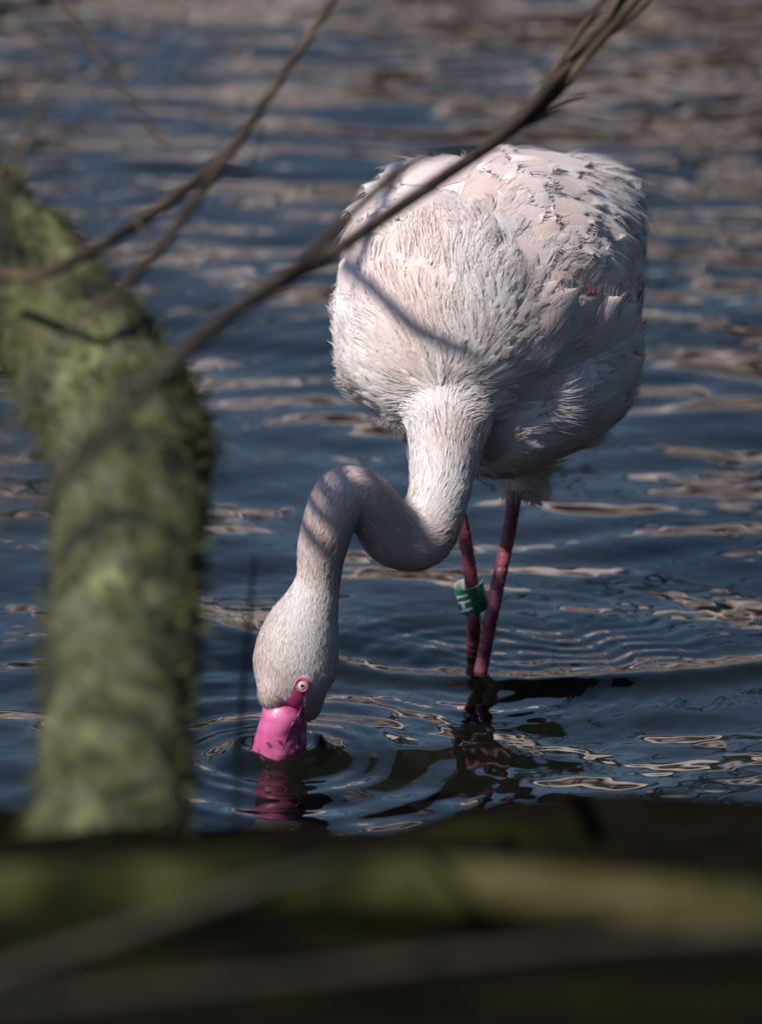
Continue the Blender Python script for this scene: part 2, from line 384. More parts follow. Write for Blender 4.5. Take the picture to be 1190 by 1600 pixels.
def thin(p, d):                               # keep points at least d apart
    cell = {}; keep = []
    dd = d if np.ndim(d) else np.full(len(p), d); g = dd.max()
    for i, q in enumerate(p):
        k = tuple((q/g).astype(int)); ok = True
        for a_ in (-1, 0, 1):
            for b_ in (-1, 0, 1):
                for c_ in (-1, 0, 1):
                    for j in cell.get((k[0]+a_, k[1]+b_, k[2]+c_), ()):
                        if ((p[j]-q)**2).sum() < dd[i]**2: ok = False; break
                    if not ok: break
                if not ok: break
            if not ok: break
        if ok: cell.setdefault(k, []).append(i); keep.append(i)
    return np.array(keep)
def neck_near(p):
    out_i = np.empty(len(p), int); out_d = np.empty(len(p))
    for s0 in range(0, len(p), 2000):
        d = np.linalg.norm(p[s0:s0+2000, None, :]-NC[None, :, :3], axis=2) / (NC[None, :, 3]+0.004)
        out_i[s0:s0+2000] = d.argmin(1); out_d[s0:s0+2000] = d.min(1)
    return out_i, out_d
def flow(p, nn):
    i, d = neck_near(p)
    fb = (p-CHEST); fb /= np.linalg.norm(fb, axis=1)[:, None]
    ft = TAIL-p; ft /= np.linalg.norm(ft, axis=1)[:, None]
    # wing feathers lie outwards and down over the flank
    lat = np.stack([np.sign(p[:, 0]-0.075)*np.clip(np.abs(p[:, 0]-0.075)/0.10, 0, 1), np.zeros(len(p)), -0.40*np.clip((p[:, 2]-0.25)/0.15, 0, 1)], 1)
    wt = np.clip((p[:, 1]-0.15)/0.25, 0, 1)[:, None]
    b = fb*(1-wt) + 0.7*ft*wt + 1.7*lat*np.clip((p[:, 1]-0.16)/0.12, 0, 1)[:, None]
    nk = -NT[i]; isn = ((i > 20) & (d < 1.35))[:, None]
    bl = np.clip((i-8)/16, 0, 1)[:, None]
    f = np.where(isn, nk, b*(1-bl*(d < 1.35)[:, None]) + nk*bl*(d < 1.35)[:, None])
    w1 = np.stack([nse(p, 26, o_) for o_ in (1.3, 5.7, 9.1)], 1)
    f = f + 0.05*rng.normal(size=f.shape) + np.where(isn, 0.25, np.where(p[:, 1:2] > 0.27, 0.40, 0.75))*w1
    f -= nn*(f*nn).sum(1)[:, None]; f /= np.linalg.norm(f, axis=1)[:, None] + 1e-9
    return f, i, d
def nse(p, sc, off=0.0): return np.array([noise.noise(Vector(q)*sc + Vector((off, off*1.7, 0))) for q in p])
def frames(p, nn, f, lift, roll):
    y = f*np.cos(lift)[:, None] + nn*np.sin(lift)[:, None]
    z = nn*np.cos(lift)[:, None] - f*np.sin(lift)[:, None]
    x = np.cross(y, z)
    x2 = x*np.cos(roll)[:, None] + z*np.sin(roll)[:, None]; z2 = z*np.cos(roll)[:, None] - x*np.sin(roll)[:, None]
    return x2, y, z2
def frames_tip(p, nn, f, L, off, roll):          # lay each feather so that its tip rests `off` above the plumage
    y = np.empty_like(p); zz = np.empty_like(p)
    for i in range(len(p)):
        c, n_, _, _ = BVH.find_nearest(Vector(p[i] + f[i]*L[i]))
        t_ = c + n_*float(off[i]); y[i] = t_ - Vector(p[i]); zz[i] = Vector(nn[i]) + n_
    y /= np.linalg.norm(y, axis=1)[:, None]; zz -= y*(zz*y).sum(1)[:, None]; zz /= np.linalg.norm(zz, axis=1)[:, None]
    x = np.cross(y, zz)
    return x*np.cos(roll)[:, None] + zz*np.sin(roll)[:, None], y, zz*np.cos(roll)[:, None] - x*np.sin(roll)[:, None]
def vane_proto(seed, nu=6, nvv=8, W=0.30):
    r = np.random.default_rng(seed); V, U = [], []
    for j in range(nvv+1):
        t = j/nvv
        wd = W*min(1, 0.35+1.5*t**0.7)*(max(0, 1-((t-0.42)/0.58)**2)**0.72 if t > 0.42 else 1)
        for i in range(nu+1):
            u = i/nu*2-1; e = abs(u)
            tt = t*(1-0.10*e*e) + (r.normal(0, 0.012) if t > 0.4 and e > 0.3 else 0)
            V.append((u*wd*(1+0.05*r.normal()*(e > 0.9)), tt, -0.34*(u*wd)**2/W + 0.12*t*(1-t) + 0.006*r.normal()*(e > .5)))
            U.append((i/nu, t))
    F = [(j*(nu+1)+i, j*(nu+1)+i+1, (j+1)*(nu+1)+i+1, (j+1)*(nu+1)+i) for j in range(nvv) for i in range(nu)]
    for k in range(30):                       # loose barbs fringing the rim
        an = (k/29-0.5)*2 + r.normal(0, 0.05); t = 1.0 - 0.62*abs(an)**1.6; sd = math.copysign(1, an)
        t = min(t, 1.0); wd = W*(max(0, 1-((t-0.42)/0.58)**2)**0.72 if t > 0.42 else 1)*0.92
        b0 = np.array([sd*wd, t*0.97-0.05, 0.0]); d = np.array([sd*(0.25+0.5*abs(an))*0.5, 0.9, 0]); d /= np.linalg.norm(d); d = d + np.array([r.normal(0, .18), 0, 0]); l = r.uniform(0.05, 0.17); n2 = np.array([d[1], -d[0], 0])*0.011
        o = len(V)
        for q_, w_ in ((0, 1), (0.5, 0.9), (1, 0.15)):
            c = b0 + d*l*q_; z_ = -0.34*(c[0])**2/W + 0.12*c[1]*(1-c[1]) + 0.003 - 0.012*q_
            for e_ in (-1, 1): V.append((c[0]+e_*n2[0]*w_, c[1]+e_*n2[1]*w_, z_)); U.append((0.5+0.5*an, min(1, c[1])))
        F += [(o, o+1, o+3, o+2), (o+2, o+3, o+5, o+4)]
    return np.array(V), np.array(F), np.array(U)
def downy_proto(seed, nb=34):
    r = np.random.default_rng(seed); V, F, U = [], [], []
    for k in range(nb):
        sd = -1 if k % 2 else 1; t0 = 0.05+0.55*(k/nb); an = r.uniform(0.05, 0.48)*(1-0.6*k/nb); ln = r.uniform(0.34, 0.5)*(1+0.1*r.normal())
        wd = 0.016; p0 = np.array([0.0, t0, 0.0]); cur = r.uniform(0.0, 0.5)
        for q in range(3):
            tq = q/2; a_ = an*(1-cur*tq); d = np.array([sd*math.sin(a_), math.cos(a_), 0.0])
            c = p0 + d*ln*tq; c[2] = 0.16*c[1]*(1.0-c[1]) - 0.40*c[0]**2 + 0.012*r.normal()*tq
            nrm = np.array([d[1], -d[0], 0.15*sd]); ww = wd*(1.0, 1.15, 0.12)[q]
            V += [c-nrm*ww, c+nrm*ww]; U += [(0.5+sd*0.4*tq, c[1]), (0.5+sd*0.4*tq, c[1])]
        o = k*6; F += [(o, o+1, o+3, o+2), (o+2, o+3, o+5, o+4)]
    return np.array(V), np.array(F), np.array(U)
def place(protos, p, x, y, z, L, tint, nrm):
    Vs, Fs, Us, Ts, Ns = [], [], [], [], []; off = 0
    ch = rng.integers(0, len(protos), len(p))
    for k, (pv, pf, pu) in enumerate(protos):
        s_ = np.where(ch == k)[0]
        if not len(s_): continue
        Rm = np.stack([x[s_], y[s_], z[s_]], 2)*L[s_, None, None]
        W = np.einsum('nij,mj->nmi', Rm, pv) + p[s_][:, None, :]; m = len(pv)
        Vs.append(W.reshape(-1, 3)); Fs.append((pf[None]+(np.arange(len(s_))*m)[:, None, None]).reshape(-1, 4)+off)
        Us.append(np.tile(pu, (len(s_), 1))); Ts.append(np.repeat(tint[s_], m, axis=0)); Ns.append(np.repeat(nrm[s_], m, axis=0)); off += len(s_)*m
    return np.vstack(Vs), np.vstack(Fs), np.vstack(Us), np.vstack(Ts), np.vstack(Ns)
def tints(p, pinkness):
    w_ = np.clip(0.38 + 1.0*nse(p, 16, 3.1) + 0.16*rng.normal(size=len(p)) + pinkness, 0, 1)[:, None]
    c = np.array([0.74, 0.705, 0.695])*(1-w_) + np.array([0.70, 0.555, 0.525])*w_
    c = c*(1-0.05*rng.random(len(p))[:, None]); return np.hstack([c, np.ones((len(p), 1))])

COVPOLY = [(560, 300), (640, 235), (760, 225), (900, 250), (1015, 400), (1010, 520), (985, 600), (960, 475), (880, 445), (830, 400), (760, 330), (700, 330), (640, 360), (560, 420), (530, 470), (525, 400)]
p, nn = sample(60000); vw = np.array(CAM)-p; vw /= np.linalg.norm(vw, axis=1)[:, None]; fc = (nn*vw).sum(1)
pix = topix(p); ni, nd = neck_near(p)
hid = p[:, 1] > 0.62
cov = inpoly(pix, COVPOLY) & (fc > -0.25) & (p[:, 1] > 0.1)
# wing coverts and scapulars, one object each
q = np.where(cov)[0]; size = np.clip(0.042 + 0.09*(p[q, 1]-0.15), 0.040, 0.066)
k = thin(p[q], size*0.36)[:298]; q = q[k]; L = size[k]*rng.uniform(0.85, 1.25, len(k))*1.25
pp, pn = p[q], nn[q]; f, _, _ = flow(pp, pn)
x, y, z = frames_tip(pp, pn, f, L, rng.uniform(0.0026, 0.0060, len(q)), rng.normal(0, 0.04, len(q)))
protos = []
for i in range(7):
    pv, pf, pu = vane_proto(i, W=0.31); o = fast_obj('covert_feather', pv, pf, M_COVERT, uv=pu, soft=(np.tile(np.array([[0, 0, 1.0]]), (len(pv), 1)), 0.30)); protos.append(o.data); bpy.data.objects.remove(o)
for i in range(len(q)):
    if (y[i]*f[i]).sum() < 0.90: continue          # would stick out past the rump
    o = bpy.data.objects.new('covert_feather', protos[i % 7]); scene.collection.objects.link(o)
    m = Matrix([[x[i, r]*L[i], y[i, r]*L[i], z[i, r]*L[i], pp[i, r]] for r in range(3)] + [[0, 0, 0, 1]])
    o.parent = body; o.matrix_parent_inverse = Matrix.Translation(-Vector(bird.location)) @ Matrix.Identity(4); o.matrix_parent_inverse = (Matrix.Translation(bird.location) @ Matrix.Translation(-Vector(bird.location))).inverted(); o.matrix_basis = m
print('coverts', len(q))
# looser body feathers
incov = inpoly(pix, COVPOLY) & (p[:, 1] > 0.2)
bodyf = (~hid) & ((ni < 15) | (nd > 1.3)) & ((ni < 36) | (p[:, 1] > .2)) & ((nd > 0.85)) & (fc > -0.45) & (~incov)
q = np.where(bodyf)[0]; size = np.clip(0.017 + 0.09*(p[q, 1]-0.08) , 0.014, 0.034)
k = thin(p[q], size*0.31); q = q[k]; L = size[k]*rng.uniform(0.85, 1.3, len(k))*1.45
pp, pn = p[q], nn[q]; f, _, _ = flow(pp, pn); x, y, z = frames_tip(pp, pn, f, L, np.clip(0.0028 + 0.0022*nse(pp, 45, 2.0) + 0.0006*rng.normal(size=len(q)), 0.0006, 0.007), rng.normal(0, 0.06, len(q)))
V, F, U, T, NN = place([vane_proto(40+i, 4, 6, 0.29) for i in range(8)] + [downy_proto(i) for i in range(3)], pp, x, y, z, L, tints(pp, 0.0), pn)
o = fast_obj('body_plumage', V, F, M_PLUME, attrs=T, uv=U, soft=(NN, 0.60)); adopt(bird, o); tag(o, kind='stuff'); print('downy', len(q), len(F))
# fine loose barbs lying over the body feathers
p, nn = sample(110000); vw = np.array(CAM)-p; vw /= np.linalg.norm(vw, axis=1)[:, None]; fc = (nn*vw).sum(1); ni, nd = neck_near(p)
q = np.where((fc > -0.35) & (p[:, 1] < .6) & ((ni < 30) | (p[:, 1] > .2)))[0]; q = q[~(inpoly(topix(p[q]), COVPOLY) & (p[q, 1] > .2)) | (rng.random(len(q)) < 0.06)]
q = q[1.7*nse(p[q], 34, 7.7) + 0.5*rng.random(len(q)) > 0.10][:15000]; p, nn = p[q], nn[q]
f, _, _ = flow(p, nn); L = np.clip(0.016 + 0.05*(p[:, 1]-.1), .013, .026)*rng.uniform(.6, 1.4, len(p))
sp = []
for i in range(5):
    c = rng.uniform(-0.16, 0.16); sp.append((np.array([(-.014, 0, 0), (.014, 0, 0), (.014+c*.35, .5, .03), (-.014+c*.35, .5, .03), (.003+c, 1, .0), (-.003+c, 1, .0)]), np.array([(0, 1, 2, 3), (3, 2, 4, 5)]), np.array([(.4, 0), (.6, 0), (.6, .5), (.4, .5), (.55, 1), (.45, 1)])))
x, y, z = frames(p, nn, f, np.abs(rng.normal(0.0, 0.05, len(p))), rng.normal(0, 0.2, len(p)))
V, F, U, T, NN = place(sp, p + nn*rng.uniform(.0008, .0034, (len(p), 1)), x, y, z, L, tints(p, -0.1), nn)
o = fast_obj('loose_barbs', V, F, M_PLUME, attrs=T, uv=U, soft=(NN, 0.9)); adopt(bird, o); tag(o, kind='stuff')
# short down on neck, head and chest
p, nn = sample(90000, mask=None); ni, nd = neck_near(p)
pix = topix(p); vw = np.array(CAM)-p; vw /= np.linalg.norm(vw, axis=1)[:, None]; fc = (nn*vw).sum(1)
ok = (ni > 6) & (nd < 1.3) & (fc > -0.5) & ~(inpoly(pix, SKINPOLY) & (fc > -0.1))
p2, n2 = sample(260000, mask=np.repeat(1.0, len(F4))*(neck_near(A_)[0] > 12)); ni2, nd2 = neck_near(p2)
pix2 = topix(p2); vw2 = np.array(CAM)-p2; vw2 /= np.linalg.norm(vw2, axis=1)[:, None]; fc2 = (n2*vw2).sum(1)
ok2 = (nd2 < 1.3) & (fc2 > -0.5) & ~(inpoly(pix2, SKINPOLY) & (fc2 > -0.1))
p = np.vstack([p[ok], p2[ok2]])[:62000]; nn = np.vstack([nn[ok], n2[ok2]])[:62000]
keep = rng.random(len(p)) < np.clip((neck_near(p)[0]-5)/14, 0.02, 1); p, nn = p[keep], nn[keep]
f, ni, nd = flow(p, nn); L = np.where(ni > 130, 0.0065, np.where(ni > 40, 0.0090, 0.013))*rng.uniform(0.7, 1.3, len(p))
sp = []
for i in range(4):
    c = rng.uniform(-0.10, 0.10); sp.append((np.array([(-.042, 0, 0), (.042, 0, 0), (.038+c*.4, .5, .04), (-.038+c*.4, .5, .04), (.006+c, 1, .01), (-.006+c, 1, .01)]), np.array([(0, 1, 2, 3), (3, 2, 4, 5)]), np.array([(.4, 0), (.6, 0), (.6, .5), (.4, .5), (.55, 1), (.45, 1)])))
x, y, z = frames(p, nn, f, np.abs(rng.normal(0.03, 0.045, len(p))), rng.normal(0, 0.3, len(p)))
pk = np.where(ni > 125, -0.15, np.where(ni > 45, 0.50, 0.08))
V, F, U, T, NN = place(sp, p, x, y, z, L, tints(p, pk), nn)
o = fast_obj('neck_down', V, F, M_PLUME, attrs=T, uv=U, soft=(NN, 0.72)); adopt(bird, o); tag(o, kind='stuff')

# --- flank feathers tucked up over the folded wing, and the broad scapulars, laid one by one
for i_, (rx, ry, tx, ty, wdt, up_) in enumerate([(835, 545, 893, 452, .30, .008), (858, 560, 925, 458, .28, .011), (882, 575, 952, 462, .28, .012), (905, 592, 975, 474, .28, .012), (922, 612, 988, 512, .28, .010), (930, 640, 990, 560, .28, .008), (820, 530, 868, 440, .30, .004), (800, 500, 850, 420, .30, .003),
        (905, 640, 985, 590, .26, .004), (880, 620, 960, 540, .26, .004), (850, 600, 925, 510, .26, .003), (820, 580, 890, 500, .26, .003),
        (600, 420, 585, 345, .30, .005), (632, 420, 622, 350, .30, .004), (660, 400, 650, 330, .32, .004), (575, 430, 552, 365, .30, .004), (780, 300, 850, 292, .34, .007), (770, 345, 845, 335, .34, .006), (800, 385, 868, 392, .32, .006), (850, 320, 915, 338, .32, .007), (860, 365, 922, 400, .32, .006), (800, 262, 870, 268, .32, .007), (700, 290, 650, 262, .36, .008), (690, 330, 640, 300, .34, .006), (880, 290, 935, 325, .30, .006), (905, 350, 950, 410, .30, .006), (930, 400, 965, 465, .30, .005)]):
    a_, b_ = hit(rx, ry); c_, d_ = hit(tx, ty)
    if a_ is None or c_ is None: continue
    a_ = a_ + b_*0.001; c_ = c_ + d_*up_; yv = (c_-a_); L_ = yv.length*1.06; yv.normalize()
    zv = (b_*0.5+d_*0.5); zv = (zv - yv*zv.dot(yv)).normalized(); xv = yv.cross(zv)
    zc = xv.cross(yv); m = Matrix([[xv[r]*L_*wdt/.30, yv[r]*L_, zc[r]*L_, a_[r]] for r in range(3)] + [[0, 0, 0, 1]])
    o = bpy.data.objects.new('flank_feather' if i_ < 12 else 'scapular_feather', protos[i_ % 7]); scene.collection.objects.link(o)
    o.parent = body; o.matrix_basis = m
# --- bill
def part(name, vf, m, parent=bird):
    o = new_obj(name, vf[0], vf[1], m); 
    if parent is bird: adopt(bird, o)
    else: o.parent = parent
    return o
def bl(rows): return [P(a, b, c) for a, b, c, d in rows], [d/2*mpp(0) for a, b, c, d in rows]
a, b = bl([(458, 1080, .004, 24), (451, 1098, -.012, 46), (442, 1115, -.019, 66), (436, 1138, -.021, 67), (432, 1163, -.018, 73), (430, 1188, -.012, 78), (432, 1215, 0.0, 70), (440, 1240, .012, 40)])
upper = part('upper_bill', tube(a, b, seg=30, n=10, wob=0.07, freq=60), M_BILL)
a, b = bl([(474, 1092, -.010, 16), (469, 1112, -.012, 24), (464, 1136, -.014, 32), (459, 1160, -.016, 42), (455, 1186, -.012, 48), (452, 1215, 0, 46), (452, 1235, .01, 30)])
lower = part('lower_bill', tube(a, b, seg=18, n=6, wob=0.09, freq=70), M_BILL2)
g = [hit(478, 1088)]
BH = BVHTree.FromPolygons([v.co.copy() for v in upper.data.vertices] + [v.co.copy() for v in lower.data.vertices] + [Vector(v) for v in BV],
     [tuple(f.vertices) for f in upper.data.polygons] + [tuple(i+len(upper.data.vertices) for i in f.vertices) for f in lower.data.polygons] + [tuple(i+len(upper.data.vertices)+len(lower.data.vertices) for i in f) for f in polys])
def hit2(px, py, out=0.0):
    r = BH.ray_cast(CAM, ray(px, py).normalized())
    return (r[0] + r[1]*out) if r[0] else P(px, py, -.03)
gp = [hit2(x_, y_, -0.0002) for x_, y_ in [(474, 1088), (472, 1104), (466, 1118), (458, 1130), (452, 1142), (447, 1156), (442, 1172)]]
gape = part('gape_line', tube(gp, [.0005, .0011, .0011, .0009, .0007, .0005, .0003], seg=8), M_GAPE)
# --- eye
ep, en = hit(472, 1071)
en = (en*0.7 + (CAM-ep).normalized()*0.5).normalized()
rot = en.to_track_quat('Z', 'Y').to_matrix()
def disc_lens(c, r, h, m, name, parent, sy=1.0):
    V, F = [Vector(c) + rot @ Vector((0, 0, h))], []
    for j in range(1, 7):
        for i in range(24):
            an = 2*math.pi*i/24; q_ = j/6; V.append(Vector(c) + rot @ Vector((r*q_*math.cos(an), sy*r*q_*math.sin(an), h*(1-q_*q_))))
    for i in range(24): F.append((0, 1+i, 1+(i+1) % 24))
    for j in range(5):
        for i in range(24): F.append((1+j*24+i, 1+(j+1)*24+i, 1+(j+1)*24+(i+1) % 24, 1+j*24+(i+1) % 24))
    return part(name, (V, F), m, parent)
eye = disc_lens(ep+en*0.0003, 0.0043, 0.0014, M_IRIS, 'eye', bird, 1.1)
pu_ = disc_lens(ep+en*0.00145, 0.0016, 0.0005, M_PUPIL, 'pupil', eye)
rim = [ep + rot @ Vector((0.0047*math.cos(t), 0.0053*math.sin(t), 0.0004 + 0.0004*math.sin(2*t))) for t in np.linspace(0, 2*math.pi, 17)]
part('eye_rim', tube(rim, [0.0008]*17, seg=8, n=3), M_RIM, eye)
lid = [ep + rot @ Vector((0.0060*math.cos(t), 0.0068*math.sin(t), 0.0006)) for t in np.linspace(R(10), R(175), 9)]
part('eye_brow', tube(lid, [.0003] + [0.0009]*7 + [.0003], seg=8, n=3), M_RIM, eye)
# --- wing edge: the red quill showing at the fold
rp = [hit(x_, y_) for x_, y_ in [(906, 447), (912, 454), (918, 461), (923, 466)]]
part('red_quill', tube([a_ + b_*0.006 for a_, b_ in rp], [.0004, .0012, .0014, .0006], seg=8), mat('red_feather', flat((0.42, 0.01, 0.03), 0.5)))
# --- legs
def leg(rows, wpt, foot):
    pts = [P(a, b, c) for a, b, c, d in rows] + [wpt]; rad = [d/2*mpp(.22) for a, b, c, d in rows] + [0.0062]
    d = (pts[-1]-pts[-3]).normalized(); e = wpt + d*(0.28/abs(d.z)); pts.append(e); rad.append(0.0065)
    c = spline(np.hstack([np.array([tuple(v) for v in pts]), np.array(rad)[:, None]]), 30)
    rings_, rr = [], []
    ln = np.concatenate([[0], np.cumsum(np.linalg.norm(np.diff(c[:, :3], axis=0), axis=1))])
    nst = int(ln[-1]/0.0016)
    V, F = [], []; seg = 14
    for i in range(nst+1):
        l_ = ln[-1]*i/nst; q_ = np.array([np.interp(l_, ln, c[:, j]) for j in range(4)])
        sc = (l_ + 0.006*noise.noise(Vector((l_*60, 3, 0))))/0.0105; fr = sc % 1.0
        groove = 0.89 if (fr < 0.12) else 1.0
        for k_ in range(seg):
            an = 2*math.pi*k_/seg
            V.append(Vector(q_[:3]) + Vector((math.cos(an), math.sin(an), 0))*q_[3]*groove*(1+0.04*noise.noise(Vector((an, l_*200, 1)))))
    for i in range(nst):
        for k_ in range(seg): F.append((i*seg+k_, i*seg+(k_+1) % seg, (i+1)*seg+(k_+1) % seg, (i+1)*seg+k_))
    o = part('leg', (V, F), M_LEG)
    ft = e + Vector((0, 0, 0.012))
    V = [ft+Vector((0, .015, .004)), ft+Vector((-.045, -.075, -.006)), ft+Vector((0, -.09, -.006)), ft+Vector((.045, -.075, -.006)), ft+Vector((0, .015, -.010)), ft+Vector((-.045, -.075, -.012)), ft+Vector((0, -.09, -.012)), ft+Vector((.045, -.075, -.012))]
    f_ = part('foot', (V, [(0, 1, 2), (0, 2, 3), (4, 6, 5), (4, 7, 6), (0, 4, 5, 1), (1, 5, 6, 2), (2, 6, 7, 3), (3, 7, 4, 0)]), M_LEG, o)
    f_.matrix_parent_inverse = Matrix.Identity(4)
    return o
leg([(812, 735, .26, 23), (804, 775, .256, 23), (793, 840, .248, 23), (779, 905, .238, 23), (767, 965, .229, 23)], LEG1, 1)
leg([(700, 720, .25, 22), (714, 785, .246, 22), (724, 830, .244, 22), (733, 885, .242, 22), (738, 935, .24, 22), (740, 980, .238, 22)], LEG2, 1)
# --- leg band
bc = P(736, 932, .243); ba = (P(729, 900, .243) - P(743, 958, .243)).normalized()
ba = (ba + Vector((0, -0.10, 0))).normalized(); brot = ba.to_track_quat('Z', 'Y').to_matrix()
def cyl(a, zf, r): return bc + brot @ Vector((r*math.sin(a), -r*math.cos(a), zf))
H, RO, RI = 0.0245, 0.0132, 0.0116
V, F = [], []
prof = [(RI, -H/2), (RO-.0004, -H/2), (RO, -H/2+.0006), (RO, H/2-.0006), (RO-.0004, H/2), (RI, H/2)]
for i in range(40):
    for r_, z_ in prof: V.append(cyl(2*math.pi*i/40, z_, r_))
for i in range(40):
    for j in range(5): F.append((i*6+j, ((i+1) % 40)*6+j, ((i+1) % 40)*6+j+1, i*6+j+1))
band = part('leg_band', (V, F), M_BAND)
V, F = [], []
for i in range(40):
    for r_, z_ in [(RI+.0001, -H/2+.0002), (RI-.0006, -H/2+.0002), (RI-.0006, H/2+.0004), (RO-.0002, H/2+.0006)]: V.append(cyl(2*math.pi*i/40, z_, r_))
for i in range(40):
    for j in range(3): F.append((i*4+j, ((i+1) % 40)*4+j, ((i+1) % 40)*4+j+1, i*4+j+1))
part('band_lining', (V, F), M_BANDIN, band)
def stroke(pts, wd):                          # a raised white stroke on the band, pts = (angle deg, height fraction)
    V, F = [], []; c = spline(np.array(pts, float), 6)
    for i, (an, z_) in enumerate(c):
        t_ = c[min(i+1, len(c)-1)]-c[max(i-1, 0)]; d = np.array([t_[0]*RO*math.pi/180, t_[1]*H]); d /= np.linalg.norm(d)+1e-9; nrm = np.array([-d[1], d[0]])
        for s_ in (-1, 1):
            V.append(cyl(R(an)+s_*nrm[0]*wd/RO, z_*H+s_*nrm[1]*wd, RO+.00035))
    for i in range(len(c)-1): F.append((2*i, 2*i+1, 2*i+3, 2*i+2))
    return part('lettering', (V, F), M_WHITE, band)
for pts, wd in [([(4, .22), (30, .27), (60, .34)], .0010), ([(4, -.03), (30, .03), (64, .10)], .0010), ([(4, -.36), (30, -.31), (64, -.20)], .0010), ([(20, .0), (24, -.16), (22, -.33)], .0009), ([(36, .05), (32, -.12), (40, -.30)], .0009), ([(4, .22), (3, .15), (6, .10)], .0008),
                ([(-50, .26), (-34, .20), (-26, .08), (-34, .02)], .0010), ([(-34, .02), (-26, -.06)], .0009), ([(-52, -.10), (-36, -.16), (-24, -.20)], .0010), ([(-48, -.30), (-30, -.34)], .0009), ([(-58, .30), (-20, .37), (-10, .34), (-8, .22)], .0005)]:
    stroke(pts, wd)
# --- air bubbles and drops round the bill
for i, (x_, y_, r_) in enumerate([(486, 1166, .0034), (492, 1176, .0026), (452, 1172, .0040), (462, 1166, .0030), (446, 1186, .0036), (384, 1170, .0030), (470, 1180, .0030), (410, 1186, .0028), (419, 1162, .0022), (436, 1158, .0018), (466, 1172, .0022), (404, 1172, .0018)]):
    q_ = hit2(x_, y_) if 395 < x_ < 478 else PZ(x_, y_, 0.006)
    V, F = ellipsoid(q_, (r_, r_, r_*0.75), nu=16, nv=10)
    def m_drop(t, b):
        b.inputs['Transmission Weight'].default_value = 1; b.inputs['IOR'].default_value = 1.33; b.inputs['Roughness'].default_value = 0.0; b.inputs['Base Color'].default_value = (0.9, 0.9, 0.9, 1)
    if i == 0: M_DROP = mat('water_drop', m_drop)
    o = new_obj('water_drop', V, F, M_DROP)
    tag(o, 'clear round water drop clinging beside the pink bill', 'drop', 'water drops round the bill')

# ------------------------------------------------------------------ other flamingos, mirrored in the pond beyond
def make_flamingo(pose):
    e = empty('flamingo'); s = Soup()
    s.add(ellipsoid((0, 0, 0.86), (0.12, 0.24, 0.135), (0, 1, 0.12), 24, 14))
    s.add(tube([(0, .15, .88), (0, .30, .87), (0, .38, .84)], [0.10, 0.06, 0.015], seg=12))
    if pose == 0:
        npt = [(0, -.12, .90), (0, -.24, .94), (.01, -.30, 1.05), (.0, -.24, 1.18), (0, -.20, 1.30), (0, -.26, 1.40), (0, -.33, 1.42), (0, -.38, 1.39)]
    else:
        npt = [(0, -.12, .88), (0, -.24, .82), (.02, -.30, .68), (.03, -.33, .50), (.02, -.38, .40), (0, -.46, .42), (0, -.50, .34), (0, -.51, .25)]
    s.add(tube(npt, [.085, .05, .03, .026, .024, .03, .038, .022], seg=14))
    o = new_obj('body_rough', s.V, s.F, M_PALE)
    md = o.modifiers.new('r', 'REMESH'); md.mode = 'VOXEL'; md.voxel_size = 0.012; md = o.modifiers.new('s', 'SMOOTH'); md.iterations = 4
    me = bpy.data.meshes.new_from_object(o.evaluated_get(bpy.context.evaluated_depsgraph_get())); bpy.data.objects.remove(o)
    me.polygons.foreach_set('use_smooth', [True]*len(me.polygons)); me.name = 'body'
    b_ = bpy.data.objects.new('body', me); scene.collection.objects.link(b_); b_.parent = e
    t_ = Vector(npt[-1]); d = (t_ - Vector(npt[-2])).normalized()
    vf = tube([t_-d*.01, t_+d*.04, t_+d*.07+Vector((0, .01, -.03))], [.02, .018, .006], seg=10); o = new_obj('bill', vf[0], vf[1], M_BILL); o.parent = e
    for sx in (-1, 1):
        vf = tube([(sx*.05, .02, .80), (sx*.045, .03, .66), (sx*.04, .06, .40), (sx*.04, .02, -.29)], [.05, .022, .014, .009], seg=8); o = new_obj('leg', vf[0], vf[1], M_LEG); o.parent = e
    return e
M_PALE = mat('pale_plumage', noisy([(0.3, (0.84, 0.58, 0.52)), (0.55, (0.87, 0.72, 0.67)), (0.75, (0.88, 0.82, 0.79))], 14, rough=0.8, bs=0.5, bd=0.01))
def clone(src):
    c = src.copy(); scene.collection.objects.link(c)
    for ch in src.children:
        d = ch.copy(); scene.collection.objects.link(d); d.parent = c
    return c
proto = [make_flamingo(0), make_flamingo(1)]; used = [False, False]
for x_, y_, pz, yaw in [(0.30, 5.2, 0, 70), (0.62, 5.6, 1, 100), (0.02, 6.2, 0, -60), (-0.62, 5.5, 1, 80), (-1.05, 6.4, 0, 100), (0.95, 6.6, 0, 60), (-0.2, 7.4, 1, 95), (1.7, 7.2, 1, 80), (0.08, 5.7, 1, 85), (0.42, 6.1, 0, 95), (0.22, 6.7, 1, 75), (-0.85, 5.9, 0, 80), (-1.9, 7.0, 0, 110)]:
    o = proto[pz] if not used[pz] else clone(proto[pz]); used[pz] = True
    o.location = (x_, y_, 0); o.rotation_euler = (0, 0, R(yaw))
    tag(o, ['pale pink flamingo standing upright farther out on the pond', 'pale pink flamingo with hanging neck farther out on the pond'][pz], 'flamingo', ['flamingos standing upright farther out', 'flamingos feeding farther out'][pz])

